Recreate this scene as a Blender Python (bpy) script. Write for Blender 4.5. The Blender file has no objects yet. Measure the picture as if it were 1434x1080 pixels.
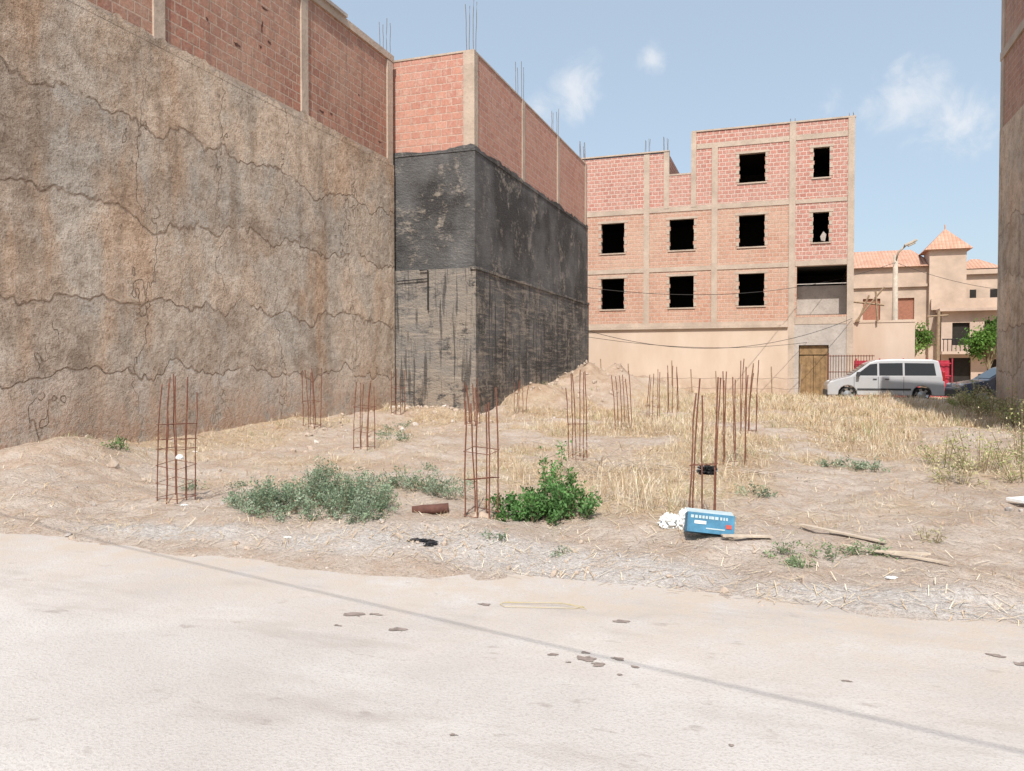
import bpy, math, random
from mathutils import Vector, Matrix, noise
random.seed(7)
S=bpy.context.scene
R=random.random
def U(a,b): return a+(b-a)*random.random()
def sm(a,b,x):
    t=max(0.0,min(1.0,(x-a)/(b-a))); return t*t*(3-2*t)
def nz(x,y,z=0.0): return noise.noise(Vector((x,y,z)))

# ------------------------------------------------------------ node helpers
class M:
    def __init__(s,name,rough=0.9,spec=0.2):
        s.m=bpy.data.materials.new(name); s.m.use_nodes=True
        s.t=s.m.node_tree; s.b=s.t.nodes['Principled BSDF']
        s.b.inputs['Roughness'].default_value=rough
        s.b.inputs['Specular IOR Level'].default_value=spec
        s.tc=s.t.nodes.new('ShaderNodeTexCoord'); s.obj=s.tc.outputs['Object']; s.uv=s.tc.outputs['UV']
    def lk(s,a,b): s.t.links.new(a,b)
    def setin(s,node,k,v):
        if v is None: return
        if hasattr(v,'is_linked'): s.lk(v,node.inputs[k])
        else: node.inputs[k].default_value=v
    def map(s,vec,scale=(1,1,1),loc=(0,0,0)):
        n=s.t.nodes.new('ShaderNodeMapping'); s.lk(vec,n.inputs['Vector'])
        n.inputs['Scale'].default_value=scale; n.inputs['Location'].default_value=loc; return n.outputs[0]
    def noise(s,scale,detail=5,rough=.6,vec=None,dist=0.0,col=False):
        n=s.t.nodes.new('ShaderNodeTexNoise'); s.lk(vec or s.obj,n.inputs['Vector'])
        n.inputs['Scale'].default_value=scale; n.inputs['Detail'].default_value=min(4,detail)
        n.inputs['Roughness'].default_value=rough; n.inputs['Distortion'].default_value=dist
        return n.outputs['Color' if col else 'Fac']
    def ramp(s,f,pts):
        n=s.t.nodes.new('ShaderNodeMapRange'); 
        s.setin(n,'Value',f); n.inputs[1].default_value=pts[0]; n.inputs[2].default_value=pts[1]
        n.inputs[3].default_value=pts[2] if len(pts)>2 else 0; n.inputs[4].default_value=pts[3] if len(pts)>2 else 1
        return n.outputs[0]
    def mix(s,f,a,b,mode='MIX'):
        n=s.t.nodes.new('ShaderNodeMix'); n.data_type='RGBA'; n.blend_type=mode
        for k,v in ((0,f),(6,a),(7,b)):
            if hasattr(v,'is_linked'): s.lk(v,n.inputs[k])
            else: n.inputs[k].default_value=v if k==0 else (*v[:3],1)
        return n.outputs[2]
    def math(s,op,a,b=0.0):
        n=s.t.nodes.new('ShaderNodeMath'); n.operation=op
        s.setin(n,0,a); s.setin(n,1,b); return n.outputs[0]
    def sep(s,vec):
        n=s.t.nodes.new('ShaderNodeSeparateXYZ'); s.lk(vec,n.inputs[0]); return n.outputs
    def attr(s,name,fac=True):
        n=s.t.nodes.new('ShaderNodeAttribute'); n.attribute_name=name; return n.outputs['Fac' if fac else 'Color']
    def distort(s,vec,scale,amt):
        n=s.noise(scale,2,.6,vec,col=True)
        a=s.t.nodes.new('ShaderNodeVectorMath'); a.operation='MULTIPLY_ADD'
        s.lk(n,a.inputs[0]); a.inputs[1].default_value=(amt,)*3; s.lk(vec,a.inputs[2]); return a.outputs[0]
    def seam(s,f,c,w):
        return s.ramp(s.math('ABSOLUTE',s.math('SUBTRACT',f,c)),(0,w,1,0))
    def bump(s,h,strength=.5,dist=.02,prev=None):
        n=s.t.nodes.new('ShaderNodeBump'); s.lk(h,n.inputs['Height'])
        n.inputs['Strength'].default_value=strength; n.inputs['Distance'].default_value=dist
        if prev: s.lk(prev,n.inputs['Normal'])
        s.lk(n.outputs[0],s.b.inputs['Normal']); return n.outputs[0]
    def col(s,c):
        if hasattr(c,'is_linked'): s.lk(c,s.b.inputs['Base Color'])
        else: s.b.inputs['Base Color'].default_value=(*c,1)

def plain(name,c,rough=.8,var=.15,scale=6,spec=.3,metal=0,bump=.15):
    m=M(name,rough,spec); n=m.noise(scale,4,.65)
    m.col(m.mix(m.ramp(n,(.3,.7)),tuple(x*(1-var) for x in c),tuple(min(1,x*(1+var)) for x in c)))
    m.b.inputs['Metallic'].default_value=metal
    return m.m

def brickmat(name,c1,c2,mortar,patch,pa=.35,msz=.022,streak=0):
    m=M(name)
    n=m.t.nodes.new('ShaderNodeTexBrick'); 
    uv=m.distort(m.uv,1.3,.03)
    m.lk(uv,n.inputs['Vector'])
    n.inputs['Scale'].default_value=1; n.inputs['Brick Width'].default_value=.31; n.inputs['Row Height'].default_value=.205
    n.inputs['Mortar Size'].default_value=msz; n.inputs['Mortar Smooth'].default_value=.35; n.inputs['Bias'].default_value=-.1
    n.inputs['Color1'].default_value=(*c1,1); n.inputs['Color2'].default_value=(*c2,1); n.inputs['Mortar'].default_value=(*mortar,1)
    big=m.noise(.5,4,.6); c=m.mix(m.ramp(big,(.35,.7,.0,pa)),n.outputs['Color'],patch)
    sp=m.noise(5,4,.8); c=m.mix(m.ramp(sp,(.52,.64,0,.6)),c,mortar)
    fn=m.noise(18,3,.7); c=m.mix(1,c,m.mix(m.ramp(fn,(.3,.7)),(.80,.79,.78),(1.12,1.12,1.12)),'MULTIPLY')
    if streak:
        dr=m.noise(2.2,4,.7,m.map(m.obj,(1.4,1.4,.2))); c=m.mix(m.ramp(dr,(.5,.68,0,streak)),c,(.20,.14,.11))
    m.col(c)
    h=m.math('ADD',m.math('MULTIPLY',n.outputs['Fac'],-.8),m.math('MULTIPLY',sp,.9))
    m.bump(h,.8,.02)
    return m.m

BR_A=brickmat('brick_weathered',(.46,.22,.155),(.33,.15,.11),(.50,.36,.28),(.53,.38,.29),.5,.018,.5)
BR_2=brickmat('brick_red',(.55,.275,.205),(.45,.205,.155),(.58,.43,.35),(.54,.38,.31),.3,.014,.12)
BR_3=brickmat('brick_pink',(.52,.235,.185),(.42,.175,.14),(.62,.48,.41),(.54,.37,.30),.4,.026,.12)
BR_3T=brickmat('brick_tan',(.54,.30,.215),(.46,.24,.17),(.58,.44,.35),(.57,.42,.32),.65,.022,.15)
def concmat(name,c,var=.2,stain=(.25,.19,.145)):
    m=M(name); a=m.noise(1.2,4,.65); b=m.noise(9,4,.75)
    x=m.mix(m.ramp(a,(.3,.7)),tuple(v*(1-var) for v in c),tuple(v*(1+var*.6) for v in c))
    x=m.mix(m.ramp(b,(.5,.75,0,.45)),x,stain)
    m.col(x); m.bump(b,.8,.02); return m.m
CONC=concmat('raw_concrete',(.50,.40,.32))
CONC_G=concmat('grey_concrete',(.46,.41,.37))
DIRTC=concmat('dusty_concrete',(.46,.35,.27))
STUC3=M('tan_render'); 
_s=STUC3.noise(.6,4,.65,STUC3.map(STUC3.obj,(1,1,.4))); 
_c=STUC3.mix(STUC3.ramp(_s,(.3,.7)),(.53,.405,.31),(.63,.51,.41)); _c=STUC3.mix(STUC3.math('MULTIPLY',STUC3.ramp(STUC3.sep(STUC3.obj)[2],(1.4,.3)),STUC3.ramp(STUC3.noise(2,4,.7),(.35,.6,0,.8))),_c,(.38,.27,.19))
STUC3.col(_c); STUC3.bump(STUC3.noise(20,4),.4,.01); STUC3=STUC3.m

def stuccoA():
    m=M('rough_cement_render',.95,.1)
    o=m.obj
    big=m.noise(.26,4,.6,dist=.8)
    c=m.mix(m.ramp(big,(.42,.58)),(.53,.44,.365),(.76,.655,.555))
    g=m.noise(.6,4,.72,m.map(o,(1,1,.7),(7,3,1))); c=m.mix(m.ramp(g,(.48,.57,0,.75)),c,(.60,.57,.525))
    r=m.noise(.7,4,.65,m.map(o,(1,1,.25),(3,9,5))); c=m.mix(m.ramp(r,(.54,.64,0,.6)),c,(.64,.46,.33))
    wt=m.noise(1.0,4,.6,m.map(o,(1.3,1.3,.16),(8,1,4))); c=m.mix(m.ramp(wt,(.54,.64,0,.45)),c,(.36,.30,.25))
    med=m.noise(2.6,4,.72); c=m.mix(m.ramp(med,(.38,.54,.7,0)),c,m.mix(1,c,(.70,.67,.64),'MULTIPLY'))
    c=m.mix(m.ramp(med,(.56,.68,0,.45)),c,(.80,.73,.65))
    fine=m.noise(13,4,.85); c=m.mix(m.ramp(fine,(.38,.50,.7,0)),c,m.mix(1,c,(.55,.51,.48),'MULTIPLY'))
    xyz=m.sep(o); z=xyz[2]
    # casting lifts: ragged, roughly horizontal pour lines with slightly different tone above and below
    wob=m.noise(.7,4,.68,m.map(o,(1,.8,.5),(1,4,2)))
    zz=m.math('ADD',z,m.math('MULTIPLY',m.math('SUBTRACT',wob,.5),1.7))
    seams=None
    for h,w,tone in ((1.5,.03,(.90,.87,.84)),(2.75,.045,(1.12,1.09,1.06)),(4.25,.045,(.84,.85,.86)),(5.75,.04,(1.10,1.06,1.02))):
        c=m.mix(1,c,m.mix(m.ramp(zz,(h-.02,h+.05)),(1,1,1),tone),'MULTIPLY')
        sm_=m.seam(zz,h,w); seams=sm_ if seams is None else m.math('MAXIMUM',seams,sm_)
    vz=m.math('ADD',xyz[1],m.math('MULTIPLY',m.math('SUBTRACT',g,.5),3.0))
    for yv in (8.6,10.6,12.6,14.6,17.3):
        seams=m.math('MAXIMUM',seams,m.math('MULTIPLY',m.seam(vz,yv,.024),m.ramp(big,(.44,.50))))
    cm=m.math('MULTIPLY',seams,m.ramp(r,(.36,.46)))
    c=m.mix(m.math('MULTIPLY',cm,.75),c,(.27,.19,.14))
    # earth splash band along the base
    lowm=m.math('MULTIPLY',m.ramp(z,(1.7,.4)),m.ramp(med,(.40,.54)))
    c=m.mix(m.math('MULTIPLY',lowm,.75),c,(.44,.27,.18))
    m.col(c)
    b=m.bump(m.math('ADD',med,m.math('MULTIPLY',cm,-.3)),.8,.10)
    b=m.bump(fine,.9,.04,b)
    return m.m
STA=stuccoA()
def tar(name,amt,smear,lowd=.5,speck=.7):
    m=M(name,.8,.3)
    o=m.obj
    n=m.noise(.9,4,.72,dist=.6); n2=m.noise(5,4,.85,m.map(o,(.8,.8,1.5)))
    k=m.math('ADD',m.math('MULTIPLY',n,.6),m.math('MULTIPLY',n2,.4))
    c=m.mix(m.ramp(k,(.58-amt,.65-amt)),(.045,.043,.043),(.28,.24,.20))
    c=m.mix(m.ramp(m.noise(.6,3,.6,m.map(o,(1,1,1),(4,1,2))),(.42,.64,0,.6)),c,(.19,.188,.188))
    fi=m.noise(26,4,.85); c=m.mix(m.ramp(fi,(.52,.64,0,speck)),c,(.28,.25,.215))
    z=m.sep(o)[2]
    c=m.mix(m.math('MULTIPLY',m.ramp(z,(1.5,.2)),m.ramp(n2,(.4,.6,0,lowd*1.5))),c,(.40,.30,.22))
    if smear:
        w=m.noise(2.2,4,.8,m.map(o,(.35,.35,4.5))); 
        c=m.mix(m.ramp(w,(.50,.62,0,smear)),c,(.37,.315,.26))
        dr=m.noise(3,4,.7,m.map(o,(2.2,2.2,.15))); c=m.mix(m.ramp(dr,(.53,.60,0,.7)),c,(.035,.033,.033))
    m.col(c); b=m.bump(n2,.8,.08); m.bump(fi,.8,.025,b)
    return m.m
TAR=tar('tar_coating',.05,0,.5,.45); TARL=tar('tar_coating_worn',.07,.65); TARF=tar('tar_coating_front',.16,.7); TAR2=tar('tar_coating_dense',0.04,0,.5,.3)
RUST=plain('rusty_steel',(.17,.070,.045),.85,.4,30)
RUSTG=plain('grey_steel',(.16,.12,.10),.7,.3,30)
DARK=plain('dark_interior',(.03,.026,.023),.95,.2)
WOOD=plain('weathered_wood',(.32,.23,.15),.85,.3,9)
POLE=plain('pole_concrete',(.46,.40,.33),.8,.2,5)
REDF=plain('red_metal_sheet',(.42,.035,.06),.55,.2,3)
WHT=plain('white_plastic',(.72,.72,.70),.5,.14,9)
BLK=plain('black_plastic',(.02,.02,.022),.35,.3,9,.5)
BLU=plain('blue_print',(.06,.19,.30),.6,.3,8)
ORN=plain('door_brown',(.26,.165,.08),.6,.35,4)
WIRE=plain('cable_black',(.05,.048,.045),.6,.1)
def tile():
    m=M('clay_roof_tile',.85); w=m.t.nodes.new('ShaderNodeTexWave'); m.lk(m.uv,w.inputs['Vector']); w.inputs['Scale'].default_value=1.3; w.inputs['Distortion'].default_value=.3
    w.bands_direction='X'
    v=m.t.nodes.new('ShaderNodeTexWave'); v.bands_direction='Y'; m.lk(m.uv,v.inputs['Vector']); v.inputs['Scale'].default_value=.9
    c=m.mix(m.ramp(m.noise(1.5,4,.75),(.3,.7)),(.48,.25,.17),(.64,.42,.31))
    c=m.mix(m.math('MULTIPLY',w.outputs['Fac'],.35),c,(.36,.18,.12)); c=m.mix(m.ramp(v.outputs['Fac'],(.8,1,0,.3)),c,(.3,.16,.1))
    m.col(c); m.bump(w.outputs['Fac'],.8,.06); return m.m
TILE=tile()

# ------------------------------------------------------------ mesh builder
class MB:
    def __init__(s): s.v=[];s.f=[];s.mi=[];s.uv=[];s.c=[]
    def face(s,pts,mi=0,uv=None,smooth=False,col=None):
        i=len(s.v); s.v.extend([tuple(p) for p in pts]); s.f.append(tuple(range(i,i+len(pts)))); s.mi.append(mi)
        s.uv.extend(uv if uv else [(p[0]+p[1],p[2]) for p in pts])
    def box(s,x0,x1,y0,y1,z0,z1,mi=0,skip=''):
        P=lambda x,y,z:(x,y,z)
        F={'f':([P(x0,y0,z0),P(x1,y0,z0),P(x1,y0,z1),P(x0,y0,z1)],'xz'),
           'b':([P(x1,y1,z0),P(x0,y1,z0),P(x0,y1,z1),P(x1,y1,z1)],'xz'),
           'r':([P(x1,y0,z0),P(x1,y1,z0),P(x1,y1,z1),P(x1,y0,z1)],'yz'),
           'l':([P(x0,y1,z0),P(x0,y0,z0),P(x0,y0,z1),P(x0,y1,z1)],'yz'),
           't':([P(x0,y0,z1),P(x1,y0,z1),P(x1,y1,z1),P(x0,y1,z1)],'xy'),
           'd':([P(x0,y1,z0),P(x1,y1,z0),P(x1,y0,z0),P(x0,y0,z0)],'xy')}
        for k,(pts,a) in F.items():
            if k in skip: continue
            ix={'xz':(0,2),'yz':(1,2),'xy':(0,1)}[a]
            s.face(pts,mi,[(p[ix[0]],p[ix[1]]) for p in pts])
    def obox(s,mat,dx,dy,dz,mi=0):
        c=[mat@Vector((sx*dx/2,sy*dy/2,sz*dz/2)) for sz in(-1,1) for sy in(-1,1) for sx in(-1,1)]
        for q in((0,2,3,1),(4,5,7,6),(0,1,5,4),(2,6,7,3),(0,4,6,2),(1,3,7,5)): s.face([c[i] for i in q],mi)
    def tube(s,pts,r,n=6,mi=0,r2=None,cap=True):
        pts=[Vector(p) for p in pts]; L=len(pts); base=len(s.v); 
        for i,p in enumerate(pts):
            d=(pts[min(i+1,L-1)]-pts[max(i-1,0)]).normalized()
            a=d.cross(Vector((0,0,1))); 
            if a.length<.05: a=d.cross(Vector((1,0,0)))
            a.normalize(); b=d.cross(a)
            rr=r if r2 is None else r+(r2-r)*i/(L-1)
            for k in range(n):
                t=2*math.pi*k/n; s.v.append(tuple(p+a*(rr*math.cos(t))+b*(rr*math.sin(t))))
        for i in range(L-1):
            for k in range(n):
                q=(base+i*n+k,base+i*n+(k+1)%n,base+(i+1)*n+(k+1)%n,base+(i+1)*n+k)
                s.f.append(q[::-1]); s.mi.append(mi); s.uv.extend([(0,0)]*4)
        if cap:
            s.f.append(tuple(base+k for k in range(n))); s.mi.append(mi); s.uv.extend([(0,0)]*n)
            s.f.append(tuple(base+(L-1)*n+k for k in range(n))[::-1]); s.mi.append(mi); s.uv.extend([(0,0)]*n)
    def obj(s,name,mats,parent=None,smooth=False,cols=None,bevel=0):
        me=bpy.data.meshes.new(name); me.from_pydata(s.v,[],s.f)
        for m in mats: me.materials.append(m)
        me.polygons.foreach_set('material_index',s.mi)
        ul=me.uv_layers.new(name='UVMap'); ul.data.foreach_set('uv',[c for t in s.uv for c in t])
        if smooth: me.polygons.foreach_set('use_smooth',[True]*len(s.f))
        me.update(); o=bpy.data.objects.new(name,me); S.collection.objects.link(o)
        if parent: o.parent=parent
        if bevel:
            import bmesh
            bm=bmesh.new(); bm.from_mesh(me); bmesh.ops.remove_doubles(bm,verts=bm.verts,dist=.0005); bm.to_mesh(me); bm.free()
            b=o.modifiers.new('b','BEVEL'); b.width=bevel; b.segments=2; b.limit_method='ANGLE'
        return o
def empty(name,loc=(0,0,0)):
    e=bpy.data.objects.new(name,None); e.location=loc; S.collection.objects.link(e); return e
def wall_holes(mb,yc,a0,a1,z0,z1,holes,mi=0,depth=.28,rmi=1):
    hs=[h for h in holes if h[0]<a1 and h[1]>a0 and h[2]<z1 and h[3]>z0]
    xs=sorted({a0,a1,*[h[0] for h in hs],*[h[1] for h in hs]}); zs=sorted({z0,z1,*[h[2] for h in hs],*[h[3] for h in hs]})
    for i in range(len(xs)-1):
        for j in range(len(zs)-1):
            cx=(xs[i]+xs[i+1])/2; cz=(zs[j]+zs[j+1])/2
            if any(h[0]<cx<h[1] and h[2]<cz<h[3] for h in hs): continue
            p=[(xs[i],yc,zs[j]),(xs[i+1],yc,zs[j]),(xs[i+1],yc,zs[j+1]),(xs[i],yc,zs[j+1])]
            mb.face(p,mi,[(q[0],q[2]) for q in p])
    for x0,x1,c0,c1 in hs:
        y1=yc+depth
        for p in ([(x0,yc,c0),(x0,y1,c0),(x0,y1,c1),(x0,yc,c1)],[(x1,y1,c0),(x1,yc,c0),(x1,yc,c1),(x1,y1,c1)]):
            mb.face(p,rmi,[(q[1],q[2]) for q in p])
        mb.face([(x0,yc,c0),(x1,yc,c0),(x1,y1,c0),(x0,y1,c0)],rmi); mb.face([(x0,yc,c1),(x0,y1,c1),(x1,y1,c1),(x1,yc,c1)],rmi)

# ------------------------------------------------------------ terrain
def gh(x,y):
    t=sm(4.75,6.3,y+.12*nz(x*.6,3)+.05*nz(x*3,9))
    h=-.05+t*.10
    if y>5.5: h+=sm(6,18,y)*.24
    h-=sm(30,37,y)*.12
    big=nz(x*.35,y*.35,1)*.12+nz(x*1.3,y*1.3,2)*.06+nz(x*4,y*4,5)*.035+nz(x*9,y*9,6)*.014
    h+=big*t*(1 if -12<x<12 and y<60 else .3)
    for bx,by,r,a in ((-6.5,26.5,2.5,1.15),(-7.2,23.0,1.5,.65),(-5.0,28.5,2.2,.65),(-9.6,8.6,1.2,.34),(-9.0,6.9,1.2,.18),(-8.6,18.7,1.2,.26),(-1.6,8.3,1.0,.12),(-3.0,6.7,1.3,.07),(3.5,33,3,.15),(-2,30,3,.15),(-5,7.2,1.2,.06)):
        d=((x-bx)**2+(y-by)**2)/(r*r)
        if d<6: h+=a*math.exp(-d*1.3)*(1+.3*nz(x*1.5,y*1.5,33))
    if y>6: h+=.18*sm(-8.8,-10.3,x)*sm(6,8,y) if x>-12 else .18
    return h
def mound(x,y):
    return max(math.exp(-((x-bx)**2+(y-by)**2)/(r*r)) for bx,by,r in ((-6.5,26.3,2.2),(-7.2,23.0,1.6),(-8.8,19,1.3),(-5,28.5,1.8)))
def grassm(x,y):
    n=.5+.5*nz(x*.45,y*.45,11)+.25*nz(x*1.7,y*1.7,12)
    w=sm(7.2,10.5,y)
    if x<-4.0: w*=1-.5*sm(-4.0,-6,x)*(1-sm(13,19,y))
    if x>-.6: w*=1-.92*sm(-.6,.2,x)*(1-sm(11,14,y+.6*nz(x,y)))
    lo=.34-.16*sm(14,20,y)*sm(-6,-1,x)
    w*=sm(lo,.78-.06*sm(14,20,y),n)
    for bx,by,r,a in ((-1.5,8.2,.7,1.1),(-2.5,9.0,1.1,.6),(-1.2,9.5,.8,.6),(2.8,12.5,1.1,.8),(-.9,7.5,.35,.6),(1.2,9.5,.7,.35),(-5.8,8.8,.8,.4),(.3,8.4,.5,.3),(-7.4,10.5,.9,.4)):
        w=max(w,a*math.exp(-((x-bx)**2+(y-by)**2)/(r*r)*1.4)*(.6+.5*n))
    w*=1-.93*mound(x,y)
    return max(0,min(1,w))
def frange(a,b,s):
    n=int(round((b-a)/s)); return [a+(b-a)*i/n for i in range(n)]
xs=[-600,-300,-150,-80,-40,-25,-18]+frange(-13,-8,.1)+frange(-8,3,.06)+frange(3,9,.1)+frange(9,16,.5)+[16,20,30,45,80,150,300,600]
ys=[-300,-100,-40,-15,-6,0,3]+frange(4.2,10,.05)+frange(10,13,.09)+frange(13,24,.16)+frange(24,44,.35)+[44,47,52,60,75,100,160,300,700]
W=len(xs)
me=bpy.data.meshes.new('ground')
vs=[(x,y,gh(x,y)) for y in ys for x in xs]
fs=[(j*W+i,j*W+i+1,(j+1)*W+i+1,(j+1)*W+i) for j in range(len(ys)-1) for i in range(W-1)]
me.from_pydata(vs,[],fs); me.polygons.foreach_set('use_smooth',[True]*len(fs))
at=me.attributes.new('grass','FLOAT','POINT'); at.data.foreach_set('value',[grassm(x,y) if 5<y<45 and -14<x<16 else (.5 if y>5 else 0) for y in ys for x in xs])
at=me.attributes.new('mound','FLOAT','POINT'); at.data.foreach_set('value',[mound(x,y) for y in ys for x in xs])
def gravel(x,y):
    v=0
    for bx,by,rx,ry in ((-2.3,6.2,1.3,.5),(-3.6,5.95,.8,.35),(-1.3,6.0,1.1,.4),(0.9,5.8,1.3,.3),(-5.5,5.9,1.2,.25),(3,5.7,1.5,.25)):
        v=max(v,math.exp(-(((x-bx)/rx)**2+((y-by)/ry)**2)))
    return v
at=me.attributes.new('gravel','FLOAT','POINT'); at.data.foreach_set('value',[gravel(x,y) if 4<y<9 else 0 for y in ys for x in xs])
ground=bpy.data.objects.new('ground',me); S.collection.objects.link(ground)
m=M('dry_dirt',.97,.1)
n1=m.noise(2.6,4,.8); n2=m.noise(30,4,.85); n0=m.noise(.7,4,.65)
c=m.mix(m.ramp(n0,(.32,.68)),(.50,.395,.315),(.64,.545,.47))
c=m.mix(m.ramp(n1,(.47,.62,0,.6)),c,(.45,.315,.23))
c=m.mix(m.ramp(n1,(.44,.34,0,.5)),c,(.66,.59,.53))
c=m.mix(m.ramp(n2,(.49,.62,0,.65)),c,(.34,.26,.20))
c=m.mix(m.math('MULTIPLY',m.attr('mound'),.8),c,m.mix(m.ramp(n1,(.4,.6)),(.50,.36,.25),(.38,.25,.165)))
g=m.attr('grass'); gn=m.math('MULTIPLY',m.ramp(g,(.03,.55)),m.ramp(m.noise(6,4,.8),(.34,.55,.2,.9)))
straw=m.mix(m.ramp(n2,(.35,.65)),(.38,.27,.16),(.65,.52,.35)); straw=m.mix(m.ramp(n0,(.55,.4,0,.5)),straw,(.45,.29,.17))
c=m.mix(gn,c,straw)
gv=m.attr('gravel'); gm=m.math('MULTIPLY',m.ramp(gv,(.15,.7)),m.ramp(n1,(.36,.48)))
gc=m.mix(m.ramp(n2,(.38,.58)),(.70,.66,.62),(.48,.43,.395)); c=m.mix(m.math('MULTIPLY',gm,.88),c,gc)
m.col(c); b=m.bump(n1,.7,.09); b=m.bump(n2,1,.035,b)
me.materials.append(m.m)

# road
m=M('dusty_road',.93,.15)
n3=m.noise(60,3,.85)
c=m.mix(m.ramp(m.noise(.45,4,.65,dist=.3),(.35,.65)),(.47,.425,.395),(.56,.515,.485))
c=m.mix(m.ramp(m.noise(1.6,4,.7,m.map(m.obj,(.35,1,1))),(.5,.72,0,.5)),c,(.61,.57,.535))
c=m.mix(m.ramp(n3,(.50,.64,0,.6)),c,(.37,.33,.30))
st=m.noise(.8,4,.72,m.map(m.obj,(.5,1.5,1),(4,8,0))); c=m.mix(m.ramp(st,(.54,.66,0,.6)),c,(.37,.325,.29))
sp=m.noise(4.5,3,.6,m.map(m.obj,(.7,1.3,1),(3,2,0))); c=m.mix(m.ramp(sp,(.64,.71,0,.5)),c,(.28,.235,.205))
y=m.sep(m.obj)[1]; e=m.math('MULTIPLY',m.ramp(y,(3.7,5.3)),m.ramp(m.noise(2.2,4,.8),(.36,.58))); c=m.mix(m.math('MULTIPLY',e,.85),c,(.50,.42,.35))
m.col(c); m.bump(n3,.6,.014)
mb=MB(); rx=[-200,-60,-20]+frange(-12,12,.5)+[12,30,80,200]; ry=frange(-5.5,5.7,.5)+[5.7]
for i in range(len(rx)-1):
    for j in range(len(ry)-1):
        mb.face([(rx[i],ry[j],.004),(rx[i+1],ry[j],.004),(rx[i+1],ry[j+1],.004),(rx[i],ry[j+1],.004)])
mb.obj('road',[m.m])
mb=MB()
for sx,sy,sr in ((-1.02,4.17,.045),(-.86,4.22,.03),(-.93,4.1,.035),(-1.2,4.16,.022),(-.75,4.13,.02),(1.22,4.86,.05),(1.34,4.78,.04),(1.1,4.95,.035),(-2.6,4.42,.05),(-2.5,4.47,.03),(-2.2,4.25,.04),(-.95,4.85,.04),(.3,4.3,.018),(-2.6,4.2,.02),(-1.9,4.9,.035),(-1.35,3.1,.013),(-.2,3.4,.012),(-1.05,4.25,.018),(-.8,4.0,.014),(-1.1,4.08,.013)):
    k=18; p=[]; ph=U(0,9)
    for i in range(k):
        a=2*math.pi*i/k; rr=sr*(.8+.9*nz(math.cos(a)*1.5,math.sin(a)*1.5,ph)); p.append((sx+rr*1.6*math.cos(a),sy+rr*.8*math.sin(a),.008))
    mb.face(p)
mb.obj('road_stain',[plain('oil_stain',(.25,.20,.175),.85,.35,20)])

# ------------------------------------------------------------ starter bars helper
def bars(mb,x,y,z,h,n=4,w=.2,r=.006,lean=.03,mi=0,ties=0):
    pos=[(-w/2,-w/2),(w/2,-w/2),(w/2,w/2),(-w/2,w/2),(0,-w/2),(0,w/2),(-w/2,0),(w/2,0)][:n]
    gl=(U(-lean,lean),U(-lean,lean))
    for a,b in pos:
        hh=h*U(.82,1.04); l=(gl[0]+U(-lean,lean)*.8,gl[1]+U(-lean,lean)*.8)
        P=[(x+a+l[0]*t*t+U(-.008,.008),y+b+l[1]*t*t+U(-.008,.008),z+hh*t) for t in (0,.2,.4,.6,.8,1)]
        mb.tube(P,r,5,mi)
    for k in range(ties):
        zz=z+h*(.06+.75*(k/max(1,ties))*U(.85,1.1)); q=w/2+.012; s=U(-.04,.04)
        L=[(x-q,y-q,zz),(x+q,y-q,zz+s),(x+q,y+q,zz),(x-q,y+q,zz-s),(x-q,y-q,zz)]
        L=[(a+gl[0]*((c-z)/h)**2,b+gl[1]*((c-z)/h)**2,c) for a,b,c in L]
        for i in range(4): mb.tube([L[i],L[i+1]],r*.5,4,mi)

# ------------------------------------------------------------ building A (left)
A=empty('unfinished_brick_building')
AX=-10.35; AY0=6.3; AY1=19.72
mb=MB(); mb.box(-24,AX,AY0,AY1,-.3,7.2,0,'t')
mb.obj('rendered_wall',[STA],A)
mb=MB(); mb.box(-24,AX-.05,AY0+.05,AY1-.03,7.15,10.08,0,'dt'); mb.obj('brick_upper_wall',[BR_A],A)
mb=MB()
for yy,w in ((6.7,.3),(11.05,.26),(15.45,.26),(19.53,.3)): mb.box(AX-.3,AX-.008,yy-w/2,yy+w/2,7.1 if yy<19 else 6.3,10.06,0)
mb.box(-24,AX+.0,AY0,AY1+.02,10.08,10.26,0)
mb.box(AX-.2,AX-.02,AY0+.1,AY1-.05,7.17,7.34,0)
mb.obj('concrete_frame',[CONC],A)
mb=MB(); 
def ragged(mb,f,a,b,z,amp,seed,step=.12):
    n=int((b-a)/step); pv=None
    for i in range(n+1):
        t=a+(b-a)*i/n; h=amp*max(.05,(.5+.9*nz(t*.8,seed)+.7*nz(t*4,seed+3)))
        if pv: mb.face([f(pv[0],z),f(t,z),f(t,z+h),f(pv[0],z+pv[1])])
        pv=(t,h)
ragged(mb,lambda t,z:(AX+.003,t,z),AY0,AY1,7.19,.24,3,.08)
mb.obj('render_lip',[STA],A)
mb=MB()
for yy,zz,w,h in ((13.15,8.05,.2,.08),(13.95,8.75,.06,.3),(14.2,8.5,.13,.06),(14.05,9.15,.2,.05),(16.2,7.65,.25,.06),(16.6,7.72,.12,.06),(13.9,8.3,.08,.06),(17.9,8.6,.09,.05),(12.3,8.2,.1,.06),(19.0,7.7,.2,.05)):
    k=12;p=[]; ph=U(0,9)
    for i in range(k):
        a=2*math.pi*i/k; rr=.9+.9*nz(math.cos(a)*2,math.sin(a)*2,ph); p.append((AX-.046,yy+w/2*rr*math.cos(a),zz+h/2*rr*math.sin(a)))
    mb.face(p)
mb.obj('broken_brick_hole_shade',[plain('broken_hole_shade',(.12,.06,.045),.95,.3)],A)  # flat patches on broken bricks; shade inside the holes is put into the colour
mb=MB(); bars(mb,AX-.15,19.5,10.2,.95,4,.2,.008); bars(mb,AX-.15,15.4,10.2,.9,4,.2,.008)
mb.obj('roof_rebar',[RUSTG],A)
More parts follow.
